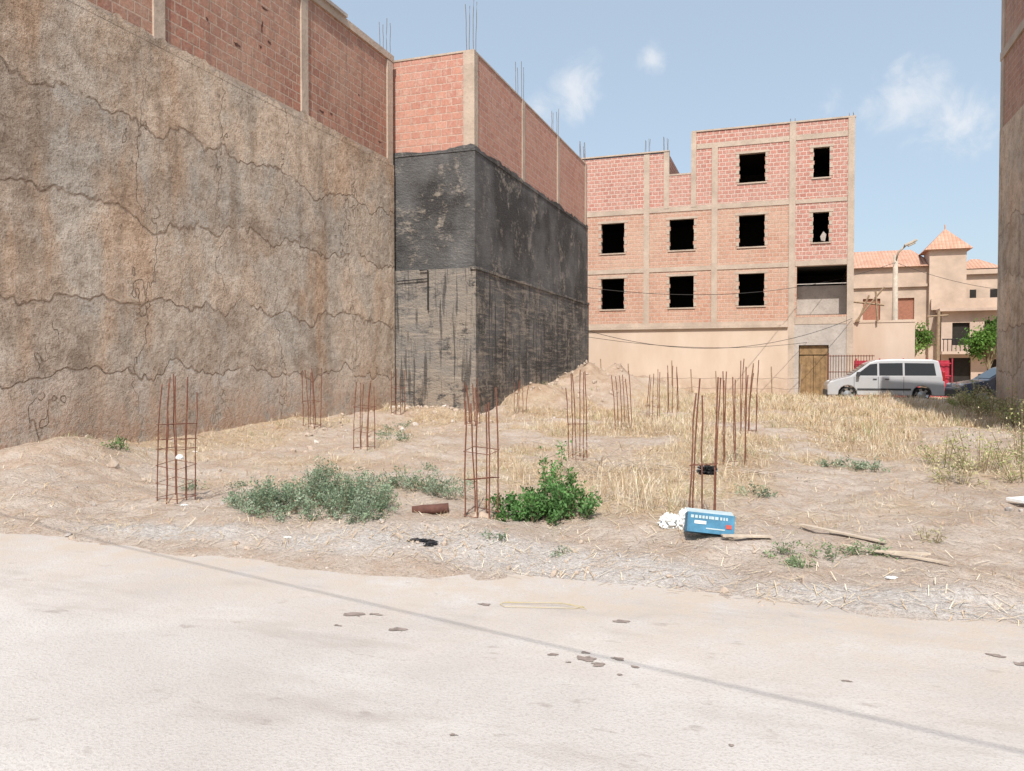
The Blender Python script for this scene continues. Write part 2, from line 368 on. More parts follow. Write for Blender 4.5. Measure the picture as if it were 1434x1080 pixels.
mb=MB(); mb.box(AX-1,AX+.06,14.6,17.2,10.26,10.34); mb.obj('roof_slab_edge',[CONC_G],A)

# ------------------------------------------------------------ building 2 (tar coated)
B=empty('tar_coated_building')
BX=-8.0; BY0=19.9; BY1=32.8
mb=MB(); mb.box(-15,BX+.05,BY0-.06,BY1,-.3,4.32,0,'f'); mb.face([(-15,BY0-.06,-.3),(BX+.05,BY0-.06,-.3),(BX+.05,BY0-.06,4.32),(-15,BY0-.06,4.32)],1,[(-15,-.3),(BX,-.3),(BX,4.32),(-15,4.32)])
mb.obj('lower_wall',[TARL,TARF],B)
mb=MB(); mb.box(-15,BX,BY0,BY1,4.32,7.57,0,'df'); mb.face([(-15,BY0,4.32),(BX,BY0,4.32),(BX,BY0,7.57),(-15,BY0,7.57)],1,[(-15,4.3),(BX,4.3),(BX,7.57),(-15,7.57)])
mb.obj('middle_wall',[TAR,TAR2],B)
mb=MB(); mb.box(-15,BX-.05,BY0+.05,BY1-.05,7.57,10.18,0,'d'); mb.obj('brick_upper_wall',[BR_2],B)
mb=MB()
mb.box(BX-.34,BX-.015,BY0+.015,BY0+.30,7.5,10.2)
for yy in (24.2,28.3,32.6): mb.box(BX-.3,BX-.02,yy-.13,yy+.13,7.55,10.2)
mb.box(-15,BX-.03,BY0+.03,BY1-.02,10.18,10.23)
mb.obj('concrete_frame',[CONC],B)
mb=MB(); ragged(mb,lambda t,z:(t,BY0-.004,z),-12,BX,7.56,.12,8); ragged(mb,lambda t,z:(BX+.004,t,z),BY0,BY1,7.56,.14,12)
mb.box(-15,BX+.02,BY0-.02,BY0+.1,7.50,7.55); mb.box(BX-.1,BX+.02,BY0+.1,BY1,7.50,7.55); mb.obj('tar_upper_edge',[TAR],B)
mb=MB(); mb.box(BX-.1,BX+.08,BY0-.1,BY1,4.27,4.36); mb.obj('floor_ledge',[TARL],B)
mb=MB()
for yy,h in ((BY0+.15,1.35),(24.2,1.2),(28.3,1.0),(32.5,1.0)): bars(mb,BX-.16,yy,10.2,h,4,.2,.009)
mb.obj('roof_rebar',[RUSTG],B)
mb=MB(); y0=BY0-.12; mb.tube([(-9.35,y0,3.2),(-9.35,y0,4.3),(-9.6,y0,4.3)],.022,6); mb.tube([(-10.3,y0,4.02),(-9.35,y0,4.06)],.015,5); mb.obj('bent_pipe',[BLK],B)
# ------------------------------------------------------------ building 3
C3=empty('unfinished_apartment_building')
FY=41.6; X0=-15; X1=3.1
win=[]
for cx in (-12.4,-8.78,-5.15,-1.66):
    for z0,z1 in ((4.73,6.37),(7.72,9.32)): win.append((cx-.63,cx+.63,z0,z1))
win.append((-2.3,-1.02,10.95,12.42)); 
for z0,z1 in ((7.77,9.25),(10.95,12.42)): win.append((1.22,1.97,z0,z1))
loggia=(.50,2.88,4.2,6.62); door=(.62,2.0,.1,2.72)
mb=MB()
wall_holes(mb,FY,X0,.15,3.75,6.72,win,1,.25,3); wall_holes(mb,FY,.15,X1,3.75,6.72,[loggia],1,1.3,3)
wall_holes(mb,FY,X0,.15,6.72,9.8,win,1,.25,3); wall_holes(mb,FY,.15,X1,6.72,9.8,win,0,.25,3)
wall_holes(mb,FY,X0,-5.85,9.8,12.8,[],0); wall_holes(mb,FY,-5.85,-4.63,9.8,11.6,[],0)
wall_holes(mb,FY,-4.63,X1,9.8,13.7,win,0,.25,3)
wall_holes(mb,FY-.03,X0,.15,-.3,3.75,[],2); wall_holes(mb,FY-.01,.15,X1,-.3,3.75,[door],4,.3,4)
YB=FY+11
mb.box(X0,X1,YB-.2,YB,-.3,12.8,0); 
mb.box(X1-.2,X1,FY+.26,YB-.2,-.3,13.7,0); mb.box(X0,X0+.2,FY+.26,YB-.2,-.3,12.8,0)
mb.box(-4.63,-4.43,FY+.0,YB-.2,11.6,13.7,0)
mb.box(-5.85-.2,-5.85,FY+.01,FY+8,9.9,12.8,0)
mb.obj('walls',[BR_3,BR_3T,STUC3,CONC,CONC_G],C3)
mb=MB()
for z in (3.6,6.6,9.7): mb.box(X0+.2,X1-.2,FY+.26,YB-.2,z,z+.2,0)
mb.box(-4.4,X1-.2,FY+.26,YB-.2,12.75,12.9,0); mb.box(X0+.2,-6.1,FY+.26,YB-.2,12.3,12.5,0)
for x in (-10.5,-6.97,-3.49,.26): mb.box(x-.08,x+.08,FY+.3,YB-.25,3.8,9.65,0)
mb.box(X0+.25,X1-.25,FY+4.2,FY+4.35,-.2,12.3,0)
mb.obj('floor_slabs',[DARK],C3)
mb=MB()
for x,zt in ((-14.2,12.8),(-10.5,12.8),(-6.97,12.8),(-3.49,12.9),(.26,13.72),(2.95,13.72)):
    mb.box(x-.15,x+.15,FY-.045,FY+.1,3.75 if x<0 else -.3,zt)
mb.box(-6.08,-5.80,FY-.045,FY+.15,9.9,12.85); mb.box(-4.68,-4.42,FY-.045,FY+.15,9.9,13.72)
for z0,z1,a,b in ((3.72,3.95,X0,.1),(6.62,6.85,X0,.1),(9.72,9.98,X0,.1),(6.64,6.9,.42,2.78),(9.72,9.92,.42,2.78),(3.75,4.1,.42,2.78),(12.85,13.1,-4.4,.1),(12.85,13.1,.42,2.78)):
    mb.box(a,b,FY-.03,FY+.1,z0,z1)
mb.box(-4.66,X1+.03,FY-.05,FY+.2,13.72,13.80); mb.box(X0,-5.8,FY-.07,FY+.2,12.86,12.93); mb.box(-5.8,-4.68,FY-.02,FY+.2,11.6,11.68)
mb.box(X0,.1,FY-.16,FY-.031,3.62,3.74)
for (a,b,c,d) in win:
    mb.box(a-.18,b+.18,FY-.02,FY+.05,d,d+.12); mb.box(a-.08,b+.08,FY-.05,FY+.1,c-.07,c-.002)
    for i in range(4):
        z=c+.05+i*.4; 
        mb.box(a-.14,a+.002,FY-.018,FY+.05,z,z+.2); mb.box(b-.002,b+.14,FY-.018,FY+.05,z,z+.2)
mb.obj('concrete_frame',[CONC],C3)
mb=MB()
for (a,b,c,d) in win:
    for i in range(4):
        for s in (-1,1):
            z=c+.25+i*.4
            if z+.19<d and R()<.8: 
                q=U(.02,.05)
                if s<0: mb.box(a,a+q,FY+.02,FY+.2,z,z+.19)
                else: mb.box(b-q,b,FY+.02,FY+.2,z,z+.19)
mb.obj('window_brick_teeth',[BR_3T],C3)
mb=MB(); mb.box(.52,2.86,FY+1.2,FY+1.28,4.1,5.75); mb.box(.5,2.88,FY+.02,FY+.06,5.72,5.76); mb.obj('loggia_parapet',[CONC_G],C3)
mb=MB(); mb.box(.66,1.3,FY+.12,FY+.17,.1,2.2); mb.box(1.32,1.96,FY+.12,FY+.17,.1,2.2); mb.box(.66,1.96,FY+.13,FY+.16,2.25,2.7)
for i in range(6): mb.box(.75+i*.22,.78+i*.22,FY+.08,FY+.11,.3,2.1)
mb.obj('door',[ORN],C3)
mb=MB(); mb.face([(1.62,FY+.3,7.9),(1.8,FY+.3,7.85),(1.86,FY+.35,8.2),(1.72,FY+.33,8.35),(1.58,FY+.3,8.1)]); mb.obj('hanging_cloth',[CONC_G],C3)
mb=MB()
for x,z in ((-6.97,12.9),(-6.0,12.9),(-10.5,12.9),(.26,13.75),(2.95,13.75)): bars(mb,x,FY+.15,z,.8 if z<13 else .25,4,.2,.011)
mb.obj('roof_rebar',[RUSTG],C3)

mb=MB(); mb.box(3.13,6.0,43.0,43.2,-.3,3.85); mb.box(3.13,6.02,42.97,43.22,3.85,3.95); mb.obj('yard_wall',[STUC3])
mb=MB()
for p in (((3.3,42.9,3.9),(4.6,42.9,5.6)),((3.4,42.85,3.9),(3.9,42.85,5.2)),((3.2,42.9,4.9),(4.6,42.9,4.7)),((4.3,42.8,3.9),(4.2,42.8,5.4))): mb.tube(p,.05,5)
mb.obj('scaffold_timber',[WOOD])

# ------------------------------------------------------------ building C (right)
C=empty('rendered_brick_building')
CX=6.1; CY=27.6
mb=MB(); mb.box(CX,17,12,CY,-.3,8.8,0,'t'); mb.obj('rendered_wall',[STA],C)
mb=MB(); mb.box(CX+.05,17,12.05,CY-.05,8.8,13.2,0,'d'); mb.obj('brick_upper_wall',[BR_A],C)
mb=MB(); mb.box(CX+.01,CX+.3,CY-.3,CY+.02,8.7,13.25); mb.box(CX+.01,CX+.3,22.6,22.9,8.7,13.25); mb.box(CX-.01,17,12.02,CY+.03,10.9,11.15); mb.obj('concrete_frame',[CONC],C)

# ------------------------------------------------------------ houses behind
PEACH=plain('peach_render',(.50,.385,.30),.9,.22,.6); PINK=plain('pink_render',(.50,.385,.31),.9,.2,.6); SHUT=plain('brown_shutter',(.32,.14,.09),.7,.2,6)
def roof_hip(mb,x0,x1,y0,y1,z0,z1,ins,mi=0,ov=.35):
    x0-=ov;x1+=ov;y0-=ov;y1+=ov; ym=(y0+y1)/2
    a,b,c,d=(x0,y0,z0),(x1,y0,z0),(x1,y1,z0),(x0,y1,z0); e,f=(x0+ins,ym,z1),(x1-ins,ym,z1)
    L=math.hypot(ym-y0,z1-z0)
    mb.face([a,b,f,e],mi,[(x0,0),(x1,0),(x1-ins,L),(x0+ins,L)]); mb.face([c,d,e,f],mi,[(x1,0),(x0,0),(x0+ins,L),(x1-ins,L)])
    mb.face([b,c,f],mi,[(y0,0),(y1,0),(ym,L)]); mb.face([d,a,e],mi,[(y1,0),(y0,0),(ym,L)])
    mb.face([d,c,b,a],mi)
H=empty('tiled_roof_house')
hw=[(5.5,6.7,5.2,6.8),(7.6,9.0,5.2,6.8),(5.4,6.6,1.6,3.4),(7.6,9.0,1.6,3.4)]
mb=MB(); wall_holes(mb,65,3.5,10.1,-.3,9.1,hw,0,.25,0); mb.box(3.5,10.1,65.5,75,-.3,9.1,0,'f'); mb.face([(10.1,65,-.3),(10.1,65.5,-.3),(10.1,65.5,9.1),(10.1,65,9.1)],0)
mb.box(9.9,12.3,64.5,67,-.3,10.2); mb.box(12.3,16.5,65.4,74,-.3,8.6)
mb.box(3.3,10.0,64.7,64.99,4.35,4.65,0); mb.box(3.3,9.85,64.8,64.99,7.6,7.8,0)
mb.box(10.0,16.5,64.2,64.45,5.8,6.6); mb.box(12.2,16.6,65.1,65.38,8.4,8.75)
mb.obj('walls',[PEACH],H)
mb=MB(); wall_holes(mb,63.2,10.5,16.5,-.3,5.6,[(11.2,12.3,3.2,4.8),(13.2,14.6,3.0,4.9),(11.0,12.4,.2,2.3),(13.4,15.4,.2,2.2)],0,.25,0); mb.box(10.5,16.5,63.5,64.4,-.3,5.6,0,'f'); mb.box(10.4,16.6,62.2,63.1,2.55,2.75); mb.box(10.3,16.8,62.6,64.4,5.6,5.8); mb.obj('annex_walls',[PINK],H)
mb=MB(); 
for i in range(24): mb.tube([(10.5+i*.26,62.25,2.75),(10.5+i*.26,62.25,3.6)],.025,4)
mb.tube([(10.4,62.25,3.6),(16.6,62.25,3.6)],.04,4); mb.obj('balcony_rail',[BLK],H)
mb=MB(); roof_hip(mb,3.5,10.1,65,73,9.1,10.9,1.2); roof_hip(mb,9.9,12.3,64.5,67,10.2,11.9,1.55); roof_hip(mb,12.3,14.5,65.4,70,8.8,9.8,1.2)
mb.tube([(11.1,65.75,11.8),(11.1,65.75,12.2)],.05,5)
mb.obj('tile_roof',[TILE],H)
mb=MB()
for a,b,c,d in hw: mb.box(a,b,65.15,65.2,c,d)
mb.obj('shutters',[SHUT],H)
mb=MB(); mb.box(12.7,13.1,65.36,65.39,6.3,7.3); mb.box(14,14.5,65.36,65.39,6.3,7.3); mb.box(11.0,16,63.42,63.45,.1,4.95); mb.obj('window_panes',[DARK],H)
for i,(a,b,c,d,h) in enumerate(((16.9,24,58,66,7.8),(25,34,60,70,9.5),(-30,-16,56,68,9),(3,9,84,92,8.5),(14,24,88,98,11),(36,48,64,76,8))):
    e=empty('distant_house'); mb=MB(); holes=[(a+1+k*2.6,a+2.2+k*2.6,z,z+1.4) for k in range(int((b-a-1.5)//2.6)) for z in (1.3,4.6) ]
    wall_holes(mb,c,a,b,-.3,h,holes,0,.2,0); mb.box(a,b,c+.3,d,-.3,h,0,'f'); mb.box(a-.1,b+.1,c-.1,d,h,h+.25); 
    mb.face([(a,c+.3,-.3),(a,c,-.3),(a,c,h),(a,c+.3,h)]); mb.obj('walls',[PINK if i%2 else PEACH],e)
    mb=MB(); mb.box(a+.3,b-.3,c+.22,c+.28,0,h-.3); mb.obj('window_panes',[DARK],e)

# ------------------------------------------------------------ street lamp, poles, cables
L=empty('street_lamp'); mb=MB(); mb.tube([(5.5,46.4,-.2),(5.5,46.4,3),(5.5,46.4,7.6)],.21,10,r2=.12); mb.obj('pole',[POLE],L,True)
mb=MB(); mb.tube([(5.5,46.35,7.2),(5.6,46.2,7.7),(5.95,46.0,8.05)],.05,6); mb.obj('arm',[POLE],L,True)
mb=MB(); T=Matrix.Translation((6.15,45.9,8.15))@Matrix.Rotation(math.radians(-25),4,'Y'); mb.obox(T,.65,.26,.12); T2=Matrix.Translation((6.2,45.9,8.06))@Matrix.Rotation(math.radians(-25),4,'Y'); mb.obox(T2,.4,.2,.08); mb.obj('lamp_head',[POLE],L,bevel=.03)
for px,py,h in ((7.55,46.5,4.6),):
    mb=MB(); mb.tube([(px,py,-.2),(px+.05,py,h)],.11,7,r2=.08); mb.tube([(px-.5,py,h-.3),(px+.5,py,h-.25)],.05,5); mb.obj('utility_pole',[WOOD])
def cable(a,b,sag,name='overhead_cable',r=.012,n=24):
    a=Vector(a);b=Vector(b); P=[]
    for i in range(n+1):
        t=i/n; p=a.lerp(b,t); p.z-=sag*4*t*(1-t); P.append(p)
    m_=MB(); m_.tube(P,r,5); m_.obj(name,[WIRE])
cable((-8,31,4.9),(5.5,46.3,7.2),.9); cable((-8,32,3.2),(3.05,41.5,4.0),1.1); cable((-7.9,32.5,2.9),(5.5,46.2,3.9),.8,r=.010); cable((5.5,46.3,7.2),(16,52,6),.7)
# cable crossing above the street (its shadow falls across the road)
sunaz=math.radians(13); el=math.radians(51)
SD=Vector((math.sin(sunaz)*math.cos(el),-math.cos(sunaz)*math.cos(el),math.sin(el)))
hh=4.6; off=SD*(hh/SD.z)
p1=Vector((-5.45,5.4,0)); p2=Vector((.92,3.74,0)); dd=(p2-p1)
ca=p1-dd*3.0+off; cb=p2+dd*3.0+off
cable(ca+Vector((0,0,.6)),cb+Vector((0,0,.6)),.6,r=.008,n=30)
for p in (ca,cb):
    mb=MB(); mb.tube([(p.x,p.y,-.1),(p.x,p.y,5.8)],.15,9,r2=.1); mb.obj('utility_pole',[WOOD])

# ------------------------------------------------------------ fences
F=empty('red_metal_fence'); mb=MB(); x=3.2; 
i=0
while x<7.4:
    mb.face([(x,42.3+(.04 if i%2 else 0),.0),(x+.12,42.3+(0 if i%2 else .04),.0),(x+.12,42.3+(0 if i%2 else .04),1.95),(x,42.3+(.04 if i%2 else 0),1.95)]); x+=.12;i+=1
mb.obj('corrugated_sheet',[REDF],F)
mb=MB(); 
for k in range(5): mb.tube([(3.3+k*1.05,42.22,-.2),(3.3+k*1.05,42.22,2.05)],.035,5)
for z in (.5,1.2,1.8): mb.tube([(3.2,42.2,z),(7.45,42.2,z)],.03,4)
mb.obj('posts',[REDF],F)
F2=empty('garden_railing'); mb=MB()
for k in range(16): mb.tube([(2.0+k*.12,39.9,.1),(2.0+k*.12,39.9,2.2)],.014,4)
for z in (.6,1.4,2.15): mb.tube([(1.9,39.9,z),(3.9,39.9,z)],.02,4)
mb.tube([(1.9,39.9,0),(1.9,39.9,2.3)],.04,5); mb.obj('bars',[RUST],F2)
F3=empty('wire_fence'); mb=MB(); mb2=MB(); px=[-9,-7.6,-5.4,-4.4,-3.2,-1.6,-.6,.6]
for x in px: mb.tube([(x,40.2,-.1),(x+U(-.15,.15),40.2,U(1.3,2.2))],.03,5)
for z in (.6,1.1): 
    for i in range(len(px)-1): mb2.tube([(px[i],40.2,z+U(-.05,.05)),((px[i]+px[i+1])/2,40.2,z-.05),(px[i+1],40.2,z)],.008,4)
mb.obj('posts',[WOOD],F3); mb2.obj('wires',[RUSTG],F3)

# ------------------------------------------------------------ rebar columns in the lot
for (x,y,h,n,ties,r,w) in ((-6.46,7.07,1.5,8,6,.007,.28),(-2.85,7.27,1.42,6,3,.008,.25),(-.74,7.7,1.45,5,2,.008,.22),(-.70,12.0,1.5,8,1,.008,.3),(-3.08,12.0,1.45,6,2,.008,.24),
      (-6.84,11.9,1.35,6,3,.0075,.26),(-9.4,14.2,1.35,6,2,.0085,.26),(-9.3,17.9,1.2,5,3,.0095,.25),(-3.3,16.8,1.3,6,1,.009,.3),(-3.07,19.4,1.3,5,0,.009,.26),(-.7,16.6,1.5,6,1,.009,.3),(-6.9,17,1.1,6,1,.009,.26),(-3,22.5,1.4,5,0,.010,.26),(-6.9,20.5,1.0,5,0,.009,.26)):
    z=gh(x,y); e=empty('rebar_column'); mb=MB(); bars(mb,x,y,z-.05,h,n,w,r,.06,0,ties); mb.obj('steel_bars',[RUST],e)
    mb=MB(); k=12; p=[(x+.19*math.cos(a*6.283/k)*U(.7,1.15),y+.19*math.sin(a*6.283/k)*U(.7,1.15),z-.03) for a in range(k)]
    for a in range(k):
        mb.face([p[a],p[(a+1)%k],(x,y,z+.06)])
    mb.obj('concrete_stub',[DIRTC],e,True)

# ------------------------------------------------------------ vegetation
def leafmat(name,trans=.3):
    m=M(name,.75,.2); m.lk(m.attr('Col',False),m.b.inputs['Base Color'])
    t=m.t.nodes.new('ShaderNodeBsdfTranslucent'); m.lk(m.attr('Col',False),t.inputs['Color'])
    mx=m.t.nodes.new('ShaderNodeMixShader'); mx.inputs[0].default_value=trans
    m.lk(m.b.outputs[0],mx.inputs[1]); m.lk(t.outputs[0],mx.inputs[2]); m.lk(mx.outputs[0],m.t.nodes['Material Output'].inputs[0]); return m.m
LEAF=leafmat('leaf'); STRAW=M('straw',.85,.1); STRAW.lk(STRAW.attr('Col',False),STRAW.b.inputs['Base Color']); STRAW=STRAW.m; STEM=plain('woody_stem',(.24,.18,.11),.9,.2)
class VM:
    def __init__(s): s.v=[];s.f=[];s.c=[]
    def blade(s,x,y,z,h,w,a,lean,c):
        dx,dy=math.cos(a),math.sin(a); b=a+U(1.2,1.9); wx,wy=math.cos(b)*w,math.sin(b)*w; i=len(s.v)
        mx,my,mz=x+dx*lean*.35,y+dy*lean*.35,z+h*.6; tx,ty,tz=x+dx*lean,y+dy*lean,z+h
        s.v+=[(x-wx,y-wy,z),(x+wx,y+wy,z),(mx-wx*.7,my-wy*.7,mz),(mx+wx*.7,my+wy*.7,mz),(tx,ty,tz)]
        s.f+=[(i,i+1,i+3,i+2),(i+2,i+3,i+4)]; d=tuple(q*.8 for q in c); s.c+=[d,d,c,c,c]
    def leaf(s,p,size,c,asp=.5,up=.3):
        d=Vector((U(-1,1),U(-1,1),U(-1,1)+up)); 
        if d.length<.1: return
        d.normalize(); e=d.cross(Vector((U(-1,1),U(-1,1),U(-1,1)))); 
        if e.length<.05: return
        e.normalize(); i=len(s.v); p=Vector(p)
        s.v+=[tuple(p),tuple(p+d*size*.5+e*size*asp*.5),tuple(p+d*size),tuple(p+d*size*.5-e*size*asp*.5)]; s.f.append((i,i+1,i+2,i+3)); s.c+=[c]*4
    def obj(s,name,mat,parent=None):
        me=bpy.data.meshes.new(name); me.from_pydata(s.v,[],s.f); me.materials.append(mat)
        a=me.color_attributes.new('Col','FLOAT_COLOR','POINT'); a.data.foreach_set('color',[q for t in s.c for q in (*t,1)])
        o=bpy.data.objects.new(name,me); S.collection.objects.link(o); 
        if parent: o.parent=parent
        return o
SC=[(.63,.51,.35),(.69,.59,.44),(.58,.45,.29),(.55,.38,.23),(.72,.64,.50),(.46,.34,.22)]
def jit(c,v=.15):
    k=1+U(-v,v); return tuple(min(.85,q*k) for q in c)
g=VM(); cnt=0
while cnt<10000:
    y=5.8+34*(R()**1.2); x=U(-10.2,11)
    if x>CX-.1 and 11.8<y<CY+.2: continue
    if x<-7.8 and y>19.8: continue
    if x<-.95*y-3 or x>.38*y+2.5: continue
    w=grassm(x,y)
    if R()>w*1.1+.02: continue
    cnt+=1; z=gh(x,y)-.01
    tall=.06+.11*w+.13*max(0,nz(x*.8,y*.8,4)); 
    if y>16: tall*=1.2
    if (x+1.5)**2+(y-8.2)**2<.6: tall*=2.0
    if (x+.9)**2+(y-7.5)**2<.1: tall*=1.5
    far=1+max(0,(y-10)/14)
    base=random.choice(SC if x>-4 else SC[2:]+SC[:1])
    if R()<.06: base=(.27,.31,.13)
    for k in range(random.randint(5,9)):
        g.blade(x+U(-.09,.09)*far,y+U(-.09,.09)*far,z,tall*U(.4,1.3),.0024*far*U(.7,1.3),U(0,6.28),tall*U(.2,1.2),jit(base,.2))
g.obj('dry_grass',STRAW)
g=VM(); cnt=0
while cnt<30000:
    y=5.6+18*(R()**1.5); x=U(-10.2,5)
    w=grassm(x,y)
    if R()>w+.10+.35*max(0,nz(x*1.2,y*1.2,21)): continue
    cnt+=1; z=gh(x,y)+.008; a=U(0,6.28); l=U(.04,.17); c=jit(random.choice(SC if x>-4.5 else SC[2:])); wd=.0025*(1+max(0,(y-9)/10)); i=len(g.v)
    dx,dy=math.cos(a)*l,math.sin(a)*l; wx,wy=-math.sin(a)*wd,math.cos(a)*wd; z2=gh(x+dx,y+dy)+U(.005,.04)
    g.v+=[(x-wx,y-wy,z),(x+wx,y+wy,z),(x+dx+wx,y+dy+wy,z2),(x+dx-wx,y+dy-wy,z2)]; g.f.append((i,i+1,i+2,i+3)); g.c+=[c]*4
g.obj('straw_litter',STRAW)

def shrub(name,lobes,n,ls,cols,stemr=.006,asp=.45,dense=1.0,droop=.3,spread=.028):
    e=empty(name); g=VM(); st=MB()
    for (cx,cy,rx,ry,h) in lobes:
        k=max(6,int(55*rx*ry/.3*dense))
        for _ in range(k):
            a=U(0,6.283); r=math.sqrt(R()); px,py=cx+rx*r*math.cos(a),cy+ry*r*math.sin(a)
            top=h*(1-.7*r*r)*U(.45,1.2); zb=gh(px,py)
            bx,by=cx+(px-cx)*.5,cy+(py-cy)*.5
            st.tube([(bx,by,gh(bx,by)-.02),((bx+px)/2,(by+py)/2,zb+top*.5),(px,py,zb+top)],stemr,4,r2=stemr*.4,cap=False)
            shade=U(.7,1.25); c0=random.choice(cols)
            for q in range(n):
                t=R()**.7; qx=bx+(px-bx)*t; qy=by+(py-by)*t; qz=zb+top*(.12+.9*t)
                g.leaf((qx+random.gauss(0,spread),qy+random.gauss(0,spread),qz+random.gauss(0,spread*.7)),ls*U(.6,1.3),jit(tuple(v*shade*(.75+.4*t) for v in c0)),asp,droop)  # leaves darken towards the stem base: inner shade put into leaf colour
    g.obj('foliage',LEAF,e); st.obj('stems',[STEM],e)
GRY=[(.24,.31,.20),(.29,.35,.25),(.18,.25,.155)]
GRN=[(.11,.23,.07),(.15,.29,.10),(.08,.17,.045)]
shrub('grey_green_shrub',[(-5.15,6.72,.38,.28,.28),(-4.8,6.55,.4,.28,.32),(-4.55,6.85,.5,.4,.38),(-4.1,6.6,.38,.3,.34),(-3.85,6.8,.3,.3,.34),(-4.7,7.25,.5,.35,.38),(-4.2,7.2,.5,.3,.36),(-3.7,6.4,.2,.2,.2),(-5.3,7.15,.3,.25,.3)],80,.026,GRY,.003,.5,1.25)
shrub('grey_green_shrub',[(-3.95,8.2,.4,.3,.3),(-3.5,8.0,.35,.3,.32),(-4.4,8.4,.35,.25,.24)],60,.028,GRY,.003)
shrub('green_shrub',[(-2.25,7.65,.32,.3,.66),(-2.5,7.45,.34,.24,.38),(-1.96,7.5,.3,.22,.44),(-2.3,7.35,.3,.2,.28)],95,.036,GRN,.005,.6,1.25)
shrub('creeping_weed',[(.05,6.65,.26,.2,.11),(.4,6.85,.3,.18,.12),(.7,6.98,.22,.13,.08),(.15,6.4,.18,.1,.07)],34,.028,[(.20,.28,.14),(.26,.33,.19)],.003,dense=1.0)
shrub('small_weed',[(-2.38,6.35,.17,.1,.09)],26,.026,GRY,.003,dense=.9)
shrub('small_weed',[(-1.75,6.3,.1,.06,.06)],14,.025,GRY,.003)
shrub('small_weed',[(-7.2,8.1,.35,.2,.1),(-6.6,8.3,.2,.12,.08)],26,.03,GRY,.003,dense=.8)
shrub('small_weed',[(-6.2,9.8,.4,.25,.12),(-5.6,9.6,.3,.2,.1)],26,.03,GRY,.003,dense=.7)
shrub('small_weed',[(-5.2,8.9,.35,.2,.1),(-4.9,10.4,.3,.2,.1)],22,.03,GRY,.003,dense=.7)
shrub('small_weed',[(-6.8,13,.4,.3,.18),(-7.6,14.2,.4,.3,.2),(-8.3,16,.4,.3,.22)],20,.04,GRY,.003,dense=.6)
shrub('small_weed',[(-.35,9.7,.3,.2,.16)],26,.035,GRY,.003)
shrub('small_weed',[(1.15,12.2,.4,.25,.16),(.7,12.5,.3,.2,.12)],24,.04,GRY,.003)
shrub('small_weed',[(1.2,7.6,.2,.12,.14)],20,.03,[(.42,.38,.24)],.004)
shrub('small_weed',[(-9.2,9.0,.25,.2,.18)],22,.04,GRN,.004)
YG=[(.38,.40,.16),(.50,.46,.24),(.28,.34,.13),(.58,.50,.32)]
shrub('yellow_flowering_bush',[(2.55,12.4,.5,.4,.75),(3.2,12.9,.5,.4,.95),(2.1,11.4,.4,.3,.35),(2.9,11.6,.4,.3,.5),(3.8,13.3,.5,.4,.8),(2.2,13,.4,.3,.5)],24,.038,YG,.005,dense=.8,spread=.045)
shrub('yellow_flowering_bush',[(4.9,20.5,.5,.5,.9),(5.2,24,.6,.6,.7),(5.3,27,.8,.6,.9),(5.8,29.5,.8,.6,.8)],28,.06,YG,.006,dense=.6,spread=.05)

def tree(name,x,y,h,r,n,cols,ls):
    e=empty(name); z=gh(x,y); st=MB(); st.tube([(x,y,z-.1),(x+.05,y,z+h*.3),(x,y,z+h*.6)],.11,7,r2=.05)
    g=VM()
    for i in range(26):
        a=U(0,6.28); el_=U(-.5,1.4); rr=r*U(.45,1.0); p=Vector((x+rr*math.cos(a)*math.cos(el_),y+rr*math.sin(a)*math.cos(el_),z+h-r+rr*math.sin(el_)*.95))
        st.tube([(x,y,z+h*U(.3,.55)),((x+p.x)/2,(y+p.y)/2,(p.z+z+h*.45)/2+.1),tuple(p)],.035,5,r2=.01,cap=False)
        sh=U(.5,1.35); c0=random.choice(cols); cr=r*U(.22,.38)
        for k in range(n):
            d=Vector((random.gauss(0,1),random.gauss(0,1),random.gauss(0,1)))*cr*.55
            g.leaf(p+d,ls*U(.6,1.3),jit(tuple(v*sh for v in c0)),.55,0)
    g.obj('crown',LEAF,e); st.obj('trunk',[STEM],e)
TG=[(.09,.18,.03),(.14,.27,.06),(.20,.32,.08)]
tree('street_tree',7.2,53.3,4.1,1.15,90,TG,.18); tree('street_tree',9.75,45.7,3.7,1.2,90,TG,.17); tree('street_tree',11.8,52,4.2,1.4,80,TG,.2)

# rubble
mb=MB()
def stone(mb,x,y,s,zoff=0,mi=0):
    z=gh(x,y)+s*.12+zoff; ax=[U(.5,1.4)*s for _ in range(3)]; rot=Matrix.Rotation(U(0,3),3,'Z')@Matrix.Rotation(U(0,3),3,'X')
    t=(1+5**.5)/2; V=[(-1,t,0),(1,t,0),(-1,-t,0),(1,-t,0),(0,-1,t),(0,1,t),(0,-1,-t),(0,1,-t),(t,0,-1),(t,0,1),(-t,0,-1),(-t,0,1)]
    Fc=[(0,11,5),(0,5,1),(0,1,7),(0,7,10),(0,10,11),(1,5,9),(5,11,4),(11,10,2),(10,7,6),(7,1,8),(3,9,4),(3,4,2),(3,2,6),(3,6,8),(3,8,9),(4,9,5),(2,4,11),(6,2,10),(8,6,7),(9,8,1)]
    b=len(mb.v)
    for v in V:
        q=rot@Vector((v[0]*ax[0],v[1]*ax[1],v[2]*ax[2]))*.3*U(.7,1.2); mb.v.append((x+q.x,y+q.y,z+q.z))
    for f in Fc: mb.f.append(tuple(b+i for i in f)); mb.mi.append(mi); mb.uv+= [(0,0)]*3
for i in range(2800):
    x=U(-9.5,3.5); y=5.35+R()**1.6*8
    if R()<.45: x=random.gauss(-2.2,1.3); y=random.gauss(6.15,.35)
    if y<5.2: continue
    big_=R()>.965
    stone(mb,x,y,U(.03,.065) if big_ else U(.006,.02),0,(1 if R()<.7 else 2) if big_ else (0 if R()<.15 else (1 if R()<.7 else 2)))
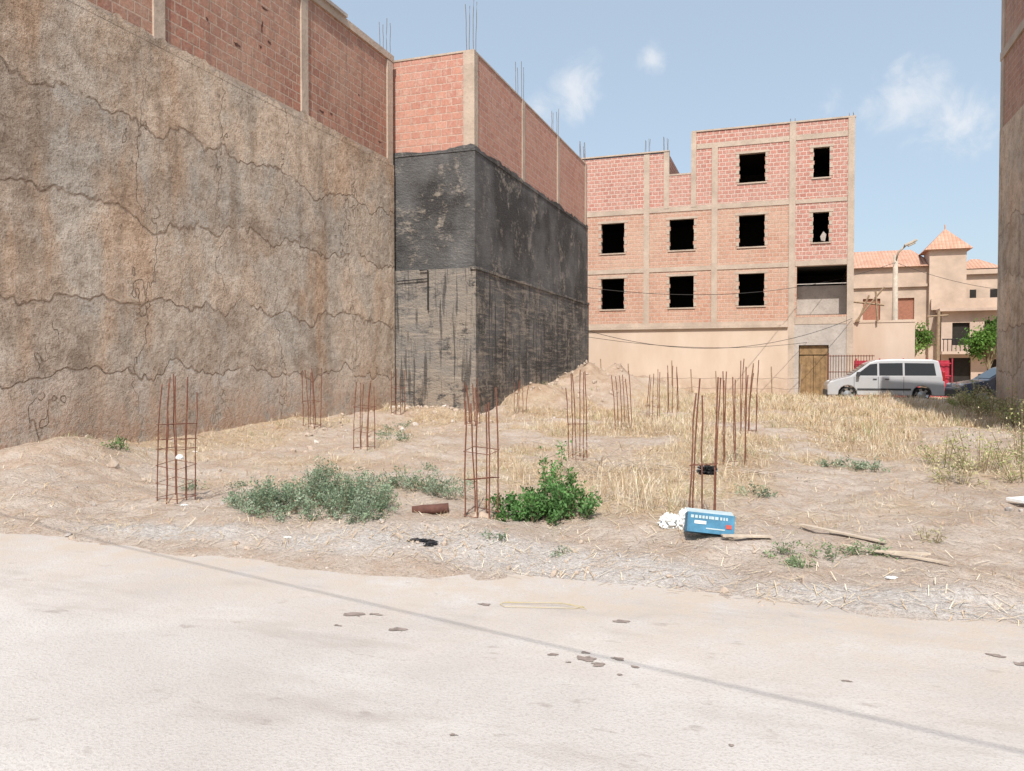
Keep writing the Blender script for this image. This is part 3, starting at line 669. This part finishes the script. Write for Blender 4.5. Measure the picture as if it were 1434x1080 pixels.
for i in range(200): stone(mb,random.gauss(-6.6,1.4),random.gauss(25.5,2.5),U(.04,.14),0,0 if R()<.06 else 1)
for i in range(160): stone(mb,U(-10.2,-7.4),U(18.6,19.7) if R()<.6 else U(8,18) ,U(.03,.14),0,0 if R()<.15 else 1)
for i in range(420): stone(mb,U(-8,3.4),random.gauss(5.25,.2),U(.005,.014),0,1 if R()<.5 else 2)
mb.obj('rubble',[plain('pale_stone',(.56,.50,.45),.95,.15,20),plain('brown_stone',(.45,.36,.29),.95,.2,20),plain('grey_stone',(.38,.34,.31),.95,.2,20)])

# ------------------------------------------------------------ debris
def crumple(name,x,y,rx,ry,rz,mat,seed,zo=0,amp=.35,par=None):
    import bmesh
    bm=bmesh.new(); bmesh.ops.create_icosphere(bm,subdivisions=4,radius=1)
    for v in bm.verts:
        n=abs(noise.noise(v.co*2.2+Vector((seed,0,0))))+.5*abs(noise.noise(v.co*5+Vector((seed,3,0))))
        v.co*=1-amp*1.6*n; v.co=Vector((v.co.x*rx,v.co.y*ry,max(v.co.z,-.35)*rz))
    me=bpy.data.meshes.new(name); bm.to_mesh(me); bm.free(); me.materials.append(mat)
    o=bpy.data.objects.new(name,me); S.collection.objects.link(o); o.location=(x,y,gh(x,y)+rz*.3+zo)
    return o
crumple('white_plastic_bag',-1.0,7.4,.15,.12,.11,WHT,1,0,.5); crumple('white_plastic_bag',-.84,7.3,.12,.1,.17,WHT,5,0,.5)
crumple('black_plastic_bag',-2.95,6.12,.17,.07,.03,BLK,9,0,.7); crumple('black_plastic_bag',-2.83,6.02,.07,.12,.02,BLK,19,0,.7); crumple('black_plastic_bag',-.70,7.65,.12,.09,.08,BLK,12,.46,.8)
for i,(a,b,s) in enumerate(((.75,6.3,.06),(-4.2,5.95,.05),(-6.2,6.9,.06))): crumple('paper_scrap',a,b,s,s*.6,.015,WHT,14+i,0,.6)
crumple('stone_block',-6.3,6.95,.05,.045,.04,WHT,18,.5)
CB=empty('blue_carton_box',(-.62,7.03,gh(-.62,7.03)+.09)); CB.rotation_euler=(math.radians(-14),math.radians(5),math.radians(12))
def cpart(n,dx,dy,dz,loc,mat,rot=(0,0,0)):
    mb=MB(); mb.obox(Matrix.Identity(4),dx,dy,dz); o=mb.obj(n,[mat],CB,bevel=.002); o.location=loc; o.rotation_euler=rot
PALEC=plain('cardboard_pale',(.42,.50,.52),.8,.15)
cpart('front_panel',.40,.008,.17,(0,-.1,0),BLU); cpart('back_panel',.40,.008,.17,(0,.1,0),BLU); cpart('side_left',.008,.19,.17,(-.196,0,0),BLU); cpart('side_right',.008,.19,.17,(.196,0,0),BLU)
cpart('bottom',.38,.19,.008,(0,0,-.08),BLU); cpart('lid_flap',.40,.15,.006,(0,.01,.105),PALEC,(math.radians(18),0,0))
xx=-.16
for i in range(11):
    w_=U(.014,.03); cpart('letter_%d'%(i+1),w_,.003,.026,(xx,-.1065,.048),PALEC); xx+=w_+.008
cpart('logo',.10,.003,.028,(-.09,-.1065,.002),WHT); cpart('label_lower',.16,.003,.012,(.04,-.1065,-.045),PALEC); cpart('label_mark',.05,.003,.035,(.15,-.1085,-.015),plain('red_print',(.45,.08,.06),.5,.1))
mb=MB(); z=gh(-3.3,7.2); mb.tube([(-3.52,7.08,z+.03),(-3.42,7.11,z+.045),(-3.3,7.15,z+.05),(-3.18,7.2,z+.06)],.045,12,r2=.05); mb.obj('rusty_pipe',[plain('rust_brown',(.13,.06,.045),.85,.35,9)],None,True)
PW=plain('pale_wood',(.52,.43,.34),.9,.25,8)
for a,b,w in (((.15,7.75),(.8,7.25),.03),((.6,6.95),(1.1,6.95),.015),((-.5,6.85),(-.1,7.0),.035),((.45,7.1),(1.2,6.75),.014)):
    mb=MB(); za,zb=gh(*a)+.03,gh(*b)+.02; d=Vector((b[0]-a[0],b[1]-a[1],0)); n_=Vector((-d.y,d.x,0)).normalized()*w
    A0,B0=Vector((*a,za)),Vector((*b,zb)); up=Vector((0,0,.014))
    q=[A0-n_,B0-n_*.6,B0+n_*1.2,A0+n_*.8]; mb.face([p+up for p in q]); 
    for i in range(4): mb.face([q[i],q[(i+1)%4],q[(i+1)%4]+up,q[i]+up])
    mb.obj('broken_board',[PW])
mb=MB()
for i in range(34):
    x=-2.3+U(-.7,.6); y=10.4+U(-.4,.4); z=gh(x,y)
    mb.tube([(x,y,z+.02),(x+U(-.3,.3),y+U(-.2,.2),z+U(.08,.3)),(x+U(-.6,.6),y+U(-.3,.3),z+U(.1,.5))],.007,4,r2=.003)
for i in range(20):
    x=-.8+U(-1.4,1.2); y=10.8+U(-.3,.3); z=gh(x,y); mb.tube([(x,y,z+.03),(x+U(-.4,.4),y+U(-.2,.2),z+U(.05,.12))],.008,4,r2=.004)
mb.obj('dead_branches',[plain('bleached_branch',(.42,.34,.27),.9,.3)])
mb=MB(); pts=[(-1.75,4.88),(-1.3,5.0),(-1.25,5.05),(-1.4,5.08),(-1.78,4.98),(-1.8,4.92),(-1.75,4.88)]
mb.tube([(a,b,.012) for a,b in pts],.002,5); mb.tube([(-1.8,4.95,.015),(-1.4,5.03,.03),(-1.22,5.0,.015)],.002,5); mb.obj('bent_wire',[plain('dull_yellow_wire',(.46,.38,.20),.5,.1)])
mb=MB(); zz=gh(2.5,9.6)+.04; mb.face([(2.3,9.9,zz+.02),(2.7,9.5,zz),(3.5,9.6,zz+.06),(2.8,9.95,zz+.08)]); mb.face([(2.3,9.9,zz-.01),(2.7,9.5,zz-.03),(2.7,9.5,zz),(2.3,9.9,zz+.02)]); mb.obj('discarded_sheet',[WHT])

# ------------------------------------------------------------ vehicles
GLS=M('car_glass',.06,.6); GLS.col((.035,.04,.045)); GLS=GLS.m
TYRE=plain('tyre_rubber',(.025,.025,.025),.85,.2); RIM=plain('alloy_rim',(.45,.46,.47),.35,.1,5,.5,.8); TRIM=plain('dark_trim',(.05,.05,.052),.6,.1)
def paint(n,c):
    m=M(n,.3,.5); m.col(m.mix(m.ramp(m.noise(2,4),(.3,.7,0,.3)),c,(.4,.35,.3))); m.b.inputs['Coat Weight'].default_value=.6; return m.m
def vehicle(name,loc,rot,L_,Wd,low,up,belt,wins,wheels,wr,pm,lights,scale=1):
    e=empty(name,loc); e.rotation_euler=(0,0,rot); e.scale=(scale,)*3
    import bmesh
    hw=Wd/2; ti=.16
    def yy(z): return hw-(max(0,z-belt)*ti)
    bm=bmesh.new()
    def prism(poly):
        a=[bm.verts.new((x,-yy(z),z)) for x,z in poly]; b=[bm.verts.new((x,yy(z),z)) for x,z in poly]
        bm.faces.new(a); bm.faces.new(b[::-1]); n=len(poly)
        for i in range(n): bm.faces.new((a[i],b[i],b[(i+1)%n],a[(i+1)%n]))
    zb=.28
    seg=[(low[-1][0],zb)]
    for wx in sorted(wheels,reverse=True):
        for k in range(9):
            t=math.pi*k/8; seg.append((wx+(wr+.07)*math.cos(t),max(zb,wr+(wr+.07)*math.sin(t)) if 0<k<8 else zb))
    seg.append((low[0][0],zb))
    prism(low+seg); prism(up)
    bmesh.ops.remove_doubles(bm,verts=bm.verts,dist=.001); bmesh.ops.recalc_face_normals(bm,faces=bm.faces)
    me=bpy.data.meshes.new('body'); bm.to_mesh(me); bm.free(); me.materials.append(pm); o=bpy.data.objects.new('body',me); S.collection.objects.link(o); o.parent=e
    bv=o.modifiers.new('b','BEVEL'); bv.width=.05; bv.segments=3; bv.limit_method='ANGLE'; bv.angle_limit=math.radians(35)
    mb=MB()
    for w in wins:
        for s in (-1,1):
            P=[(x,s*(yy(z)+.006),z) for x,z in w]; mb.face(P if s<0 else P[::-1])
    mb.obj('side_windows',[GLS],e)
    mb=MB()
    (x0,z0),(x1,z1)=up[0],up[1]
    q=[(x0+(x1-x0)*t-.012,z0+(z1-z0)*t+.01) for t in (.12,.9)]
    k=.1
    mb.face([(q[0][0],yy(q[0][1])-k,q[0][1]),(q[0][0],-yy(q[0][1])+k,q[0][1]),(q[1][0],-yy(q[1][1])+k,q[1][1]),(q[1][0],yy(q[1][1])-k,q[1][1])])
    x0,z0=up[-1];x1,z1=up[-2]
    mb.face([(x0+(x1-x0)*.15+.012,-yy(z0)+.15,z0+(z1-z0)*.15),(x0+(x1-x0)*.15+.012,yy(z0)-.15,z0+(z1-z0)*.15),(x0+(x1-x0)*.85+.012,yy(z1)-.12,z0+(z1-z0)*.85),(x0+(x1-x0)*.85+.012,-yy(z1)+.12,z0+(z1-z0)*.85)])
    mb.obj('windscreen',[GLS],e)
    for i,wx in enumerate(wheels):
        for s in (-1,1):
            w=MB(); yc=s*(hw-.12)
            prof=[(wr-.06,-.11),(wr-.01,-.1),(wr,-.06),(wr,.06),(wr-.01,.1),(wr-.06,.11)]
            n=24
            for k in range(n):
                t0,t1=2*math.pi*k/n,2*math.pi*(k+1)/n
                for (r0,y0_),(r1,y1_) in zip(prof,prof[1:]):
                    w.face([(wx+r0*math.cos(t0),yc+y0_,wr+r0*math.sin(t0)),(wx+r0*math.cos(t1),yc+y0_,wr+r0*math.sin(t1)),(wx+r1*math.cos(t1),yc+y1_,wr+r1*math.sin(t1)),(wx+r1*math.cos(t0),yc+y1_,wr+r1*math.sin(t0))],0)
                yo=yc+s*.1; rr=wr-.06
                w.face([(wx+rr*math.cos(t0),yo,wr+rr*math.sin(t0)),(wx+rr*math.cos(t1),yo,wr+rr*math.sin(t1)),(wx+.17*math.cos(t1),yo-s*.03,wr+.17*math.sin(t1)),(wx+.17*math.cos(t0),yo-s*.03,wr+.17*math.sin(t0))],1 if (k//2)%2 else 0)
                w.face([(wx+.17*math.cos(t0),yo-s*.03,wr+.17*math.sin(t0)),(wx+.17*math.cos(t1),yo-s*.03,wr+.17*math.sin(t1)),(wx,yo,wr)],1)
            w.obj('wheel_%d'%(i*2+(s>0)+1),[TYRE,RIM],e)
    mb=MB()
    for s in (-1,1):
        mb.box(low[0][0]+1.25,low[-1][0]-1.35,min(s*(hw+.004),s*(hw+.02)),max(s*(hw+.004),s*(hw+.02)),.52,.60)
        mb.obox(Matrix.Translation((up[0][0]+.38,s*(hw+.1),belt+.12)),.12,.2,.2)
        for x in lights['handles']: mb.box(x,x+.16,min(s*(hw+.002),s*(hw+.03)),max(s*(hw+.002),s*(hw+.03)),belt-.12,belt-.08)
    mb.box(low[0][0]-.04,low[0][0]+.1,-hw+.1,hw-.1,.26,.52); mb.box(low[-1][0]-.1,low[-1][0]+.04,-hw+.06,hw-.06,.28,.5)
    mb.obj('trim',[TRIM],e)
    mb=MB()
    for x in lights['seams']:
        for s in (-1,1): mb.box(x-.008,x+.008,min(s*hw,s*(hw+.004)),max(s*hw,s*(hw+.004)),.4,belt)
    mb.obj('door_seams',[TRIM],e)
    mb=MB()
    hx,hz=lights['head']
    for s in (-1,1): mb.obox(Matrix.Translation((hx,s*(hw-.2),hz))@Matrix.Rotation(math.radians(-30),4,'Y'),.14,.38,.2)
    mb.obj('headlights',[plain('lens_clear',(.6,.62,.64),.15,.1,5,.6)],e,bevel=.03)
    mb=MB()
    tx,tz=lights['tail']
    for s in (-1,1): mb.obox(Matrix.Translation((tx,s*(hw-.07),tz)),.1,.16,.42)
    mb.obj('tail_lights',[plain('lens_red',(.4,.02,.02),.2,.1,5,.6)],e,bevel=.02)
low=[(-2.4,.45),(-2.42,.72),(-2.32,.88),(-2.0,1.0),(-1.5,1.12),(2.32,1.12),(2.4,.9),(2.4,.45)]
up=[(-1.5,1.12),(-.66,1.76),(-.35,1.88),(.4,1.92),(1.9,1.90),(2.18,1.82),(2.32,1.12)]
wins=[[(-1.22,1.18),(-.32,1.18),(-.32,1.72),(-.62,1.68)],[(-.24,1.18),(.72,1.18),(.72,1.74),(-.24,1.73)],[(.80,1.18),(2.06,1.18),(1.98,1.72),(.80,1.74)]]
vehicle('passenger_van',(4.0,38.0,gh(3.95,38.0)-.04),math.radians(3),4.8,1.86,low,up,1.12,wins,(-1.55,1.5),.33,paint('silver_paint',(.46,.47,.49)),{'handles':(-.5,.0),'seams':(-1.28,-.28,.76),'head':(-2.2,.84),'tail':(2.36,1.15)},.96)
low=[(-2.0,.4),(-2.03,.6),(-1.9,.76),(-1.05,.92),(1.85,.92),(1.98,.75),(1.98,.4)]
up=[(-1.05,.92),(-.35,1.38),(-.1,1.46),(1.15,1.44),(1.4,1.38),(1.85,.92)]
wins=[[(-.75,.97),(.18,.97),(.18,1.34),(-.25,1.34)],[(.26,.97),(1.45,.97),(1.2,1.32),(.26,1.34)]]
vehicle('parked_car',(8.1,34.6,gh(8.1,34.6)+.02),math.radians(8),4,1.7,low,up,.92,wins,(-1.25,1.2),.3,paint('blue_paint',(.02,.045,.11)),{'handles':(.0,.9),'seams':(-.8,.22,1.1),'head':(-1.88,.68),'tail':(1.93,.8)})

# ------------------------------------------------------------ camera, light, sky
cd=bpy.data.cameras.new('camera'); cam=bpy.data.objects.new('camera',cd); S.collection.objects.link(cam); S.camera=cam
yaw=math.radians(19.2); cam.location=(0,0,1.6); cam.rotation_euler=(math.radians(90-1.3),0,yaw); cd.sensor_width=36; cd.lens=27.6; cd.clip_end=3000; cd.clip_start=.05
sd=bpy.data.lights.new('sun','SUN'); sd.energy=5.0; sd.angle=math.radians(.5); sd.color=(1,.955,.89); so=bpy.data.objects.new('sun',sd); S.collection.objects.link(so); so.rotation_euler=SD.to_track_quat('Z','Y').to_euler()
w=bpy.data.worlds.new('World'); S.world=w; w.use_nodes=True; nt=w.node_tree; N=nt.nodes; Lk=nt.links
bg=N['Background']; sky=N.new('ShaderNodeTexSky'); sky.sky_type='NISHITA'; sky.sun_disc=False; sky.sun_elevation=el; sky.sun_rotation=math.radians(167); sky.dust_density=2.0; sky.air_density=1.0; sky.ozone_density=1.0
Lk.new(sky.outputs[0],bg.inputs[0]); bg.inputs[1].default_value=.15
hz=N.new('ShaderNodeBackground'); hz.inputs[0].default_value=(.70,.84,.95,1); hz.inputs[1].default_value=1.0
hm=N.new('ShaderNodeMixShader'); hm.inputs[0].default_value=.5; Lk.new(bg.outputs[0],hm.inputs[1]); Lk.new(hz.outputs[0],hm.inputs[2])
tc=N.new('ShaderNodeTexCoord'); f=Vector((-math.sin(yaw),math.cos(yaw),0)); r=Vector((math.cos(yaw),math.sin(yaw),0))
tot=None
nn=N.new('ShaderNodeTexNoise'); nn.inputs['Scale'].default_value=15; nn.inputs['Detail'].default_value=6; nn.inputs['Roughness'].default_value=.62; nn.inputs['Distortion'].default_value=.4; Lk.new(tc.outputs['Generated'],nn.inputs['Vector'])
for u,v,rad,st in ((.075,.355,.055,.9),(.035,.33,.045,.7),(.174,.39,.03,.85),(.50,.335,.07,.85),(.56,.31,.07,.75),(.40,.325,.035,.5),(.49,.375,.035,.55)):
    d=(f+r*u+Vector((0,0,v))).normalized()
    vm=N.new('ShaderNodeVectorMath'); vm.operation='DISTANCE'; Lk.new(tc.outputs['Generated'],vm.inputs[0]); vm.inputs[1].default_value=d
    mr=N.new('ShaderNodeMapRange'); Lk.new(vm.outputs['Value'],mr.inputs[0]); mr.inputs[1].default_value=0; mr.inputs[2].default_value=rad; mr.inputs[3].default_value=st; mr.inputs[4].default_value=0
    if tot is None: tot=mr.outputs[0]
    else:
        mx=N.new('ShaderNodeMath'); mx.operation='MAXIMUM'; Lk.new(tot,mx.inputs[0]); Lk.new(mr.outputs[0],mx.inputs[1]); tot=mx.outputs[0]
ad=N.new('ShaderNodeMath'); ad.operation='MULTIPLY_ADD'; Lk.new(nn.outputs['Fac'],ad.inputs[0]); ad.inputs[1].default_value=2.2; Lk.new(tot,ad.inputs[2])
cl=N.new('ShaderNodeMapRange'); cl.interpolation_type='SMOOTHSTEP'; Lk.new(ad.outputs[0],cl.inputs[0]); cl.inputs[1].default_value=1.25; cl.inputs[2].default_value=2.15; cl.inputs[4].default_value=.8
gt=N.new('ShaderNodeMapRange'); Lk.new(tot,gt.inputs[0]); gt.inputs[1].default_value=0; gt.inputs[2].default_value=.3
mu=N.new('ShaderNodeMath'); mu.operation='MULTIPLY'; Lk.new(cl.outputs[0],mu.inputs[0]); Lk.new(gt.outputs[0],mu.inputs[1])
bg2=N.new('ShaderNodeBackground'); bg2.inputs[0].default_value=(.93,.95,1,1); bg2.inputs[1].default_value=.95
ms=N.new('ShaderNodeMixShader'); Lk.new(mu.outputs[0],ms.inputs[0]); Lk.new(hm.outputs[0],ms.inputs[1]); Lk.new(bg2.outputs[0],ms.inputs[2]); Lk.new(ms.outputs[0],N['World Output'].inputs[0])
S.view_settings.view_transform='Standard'; S.view_settings.look='None'; S.view_settings.exposure=0
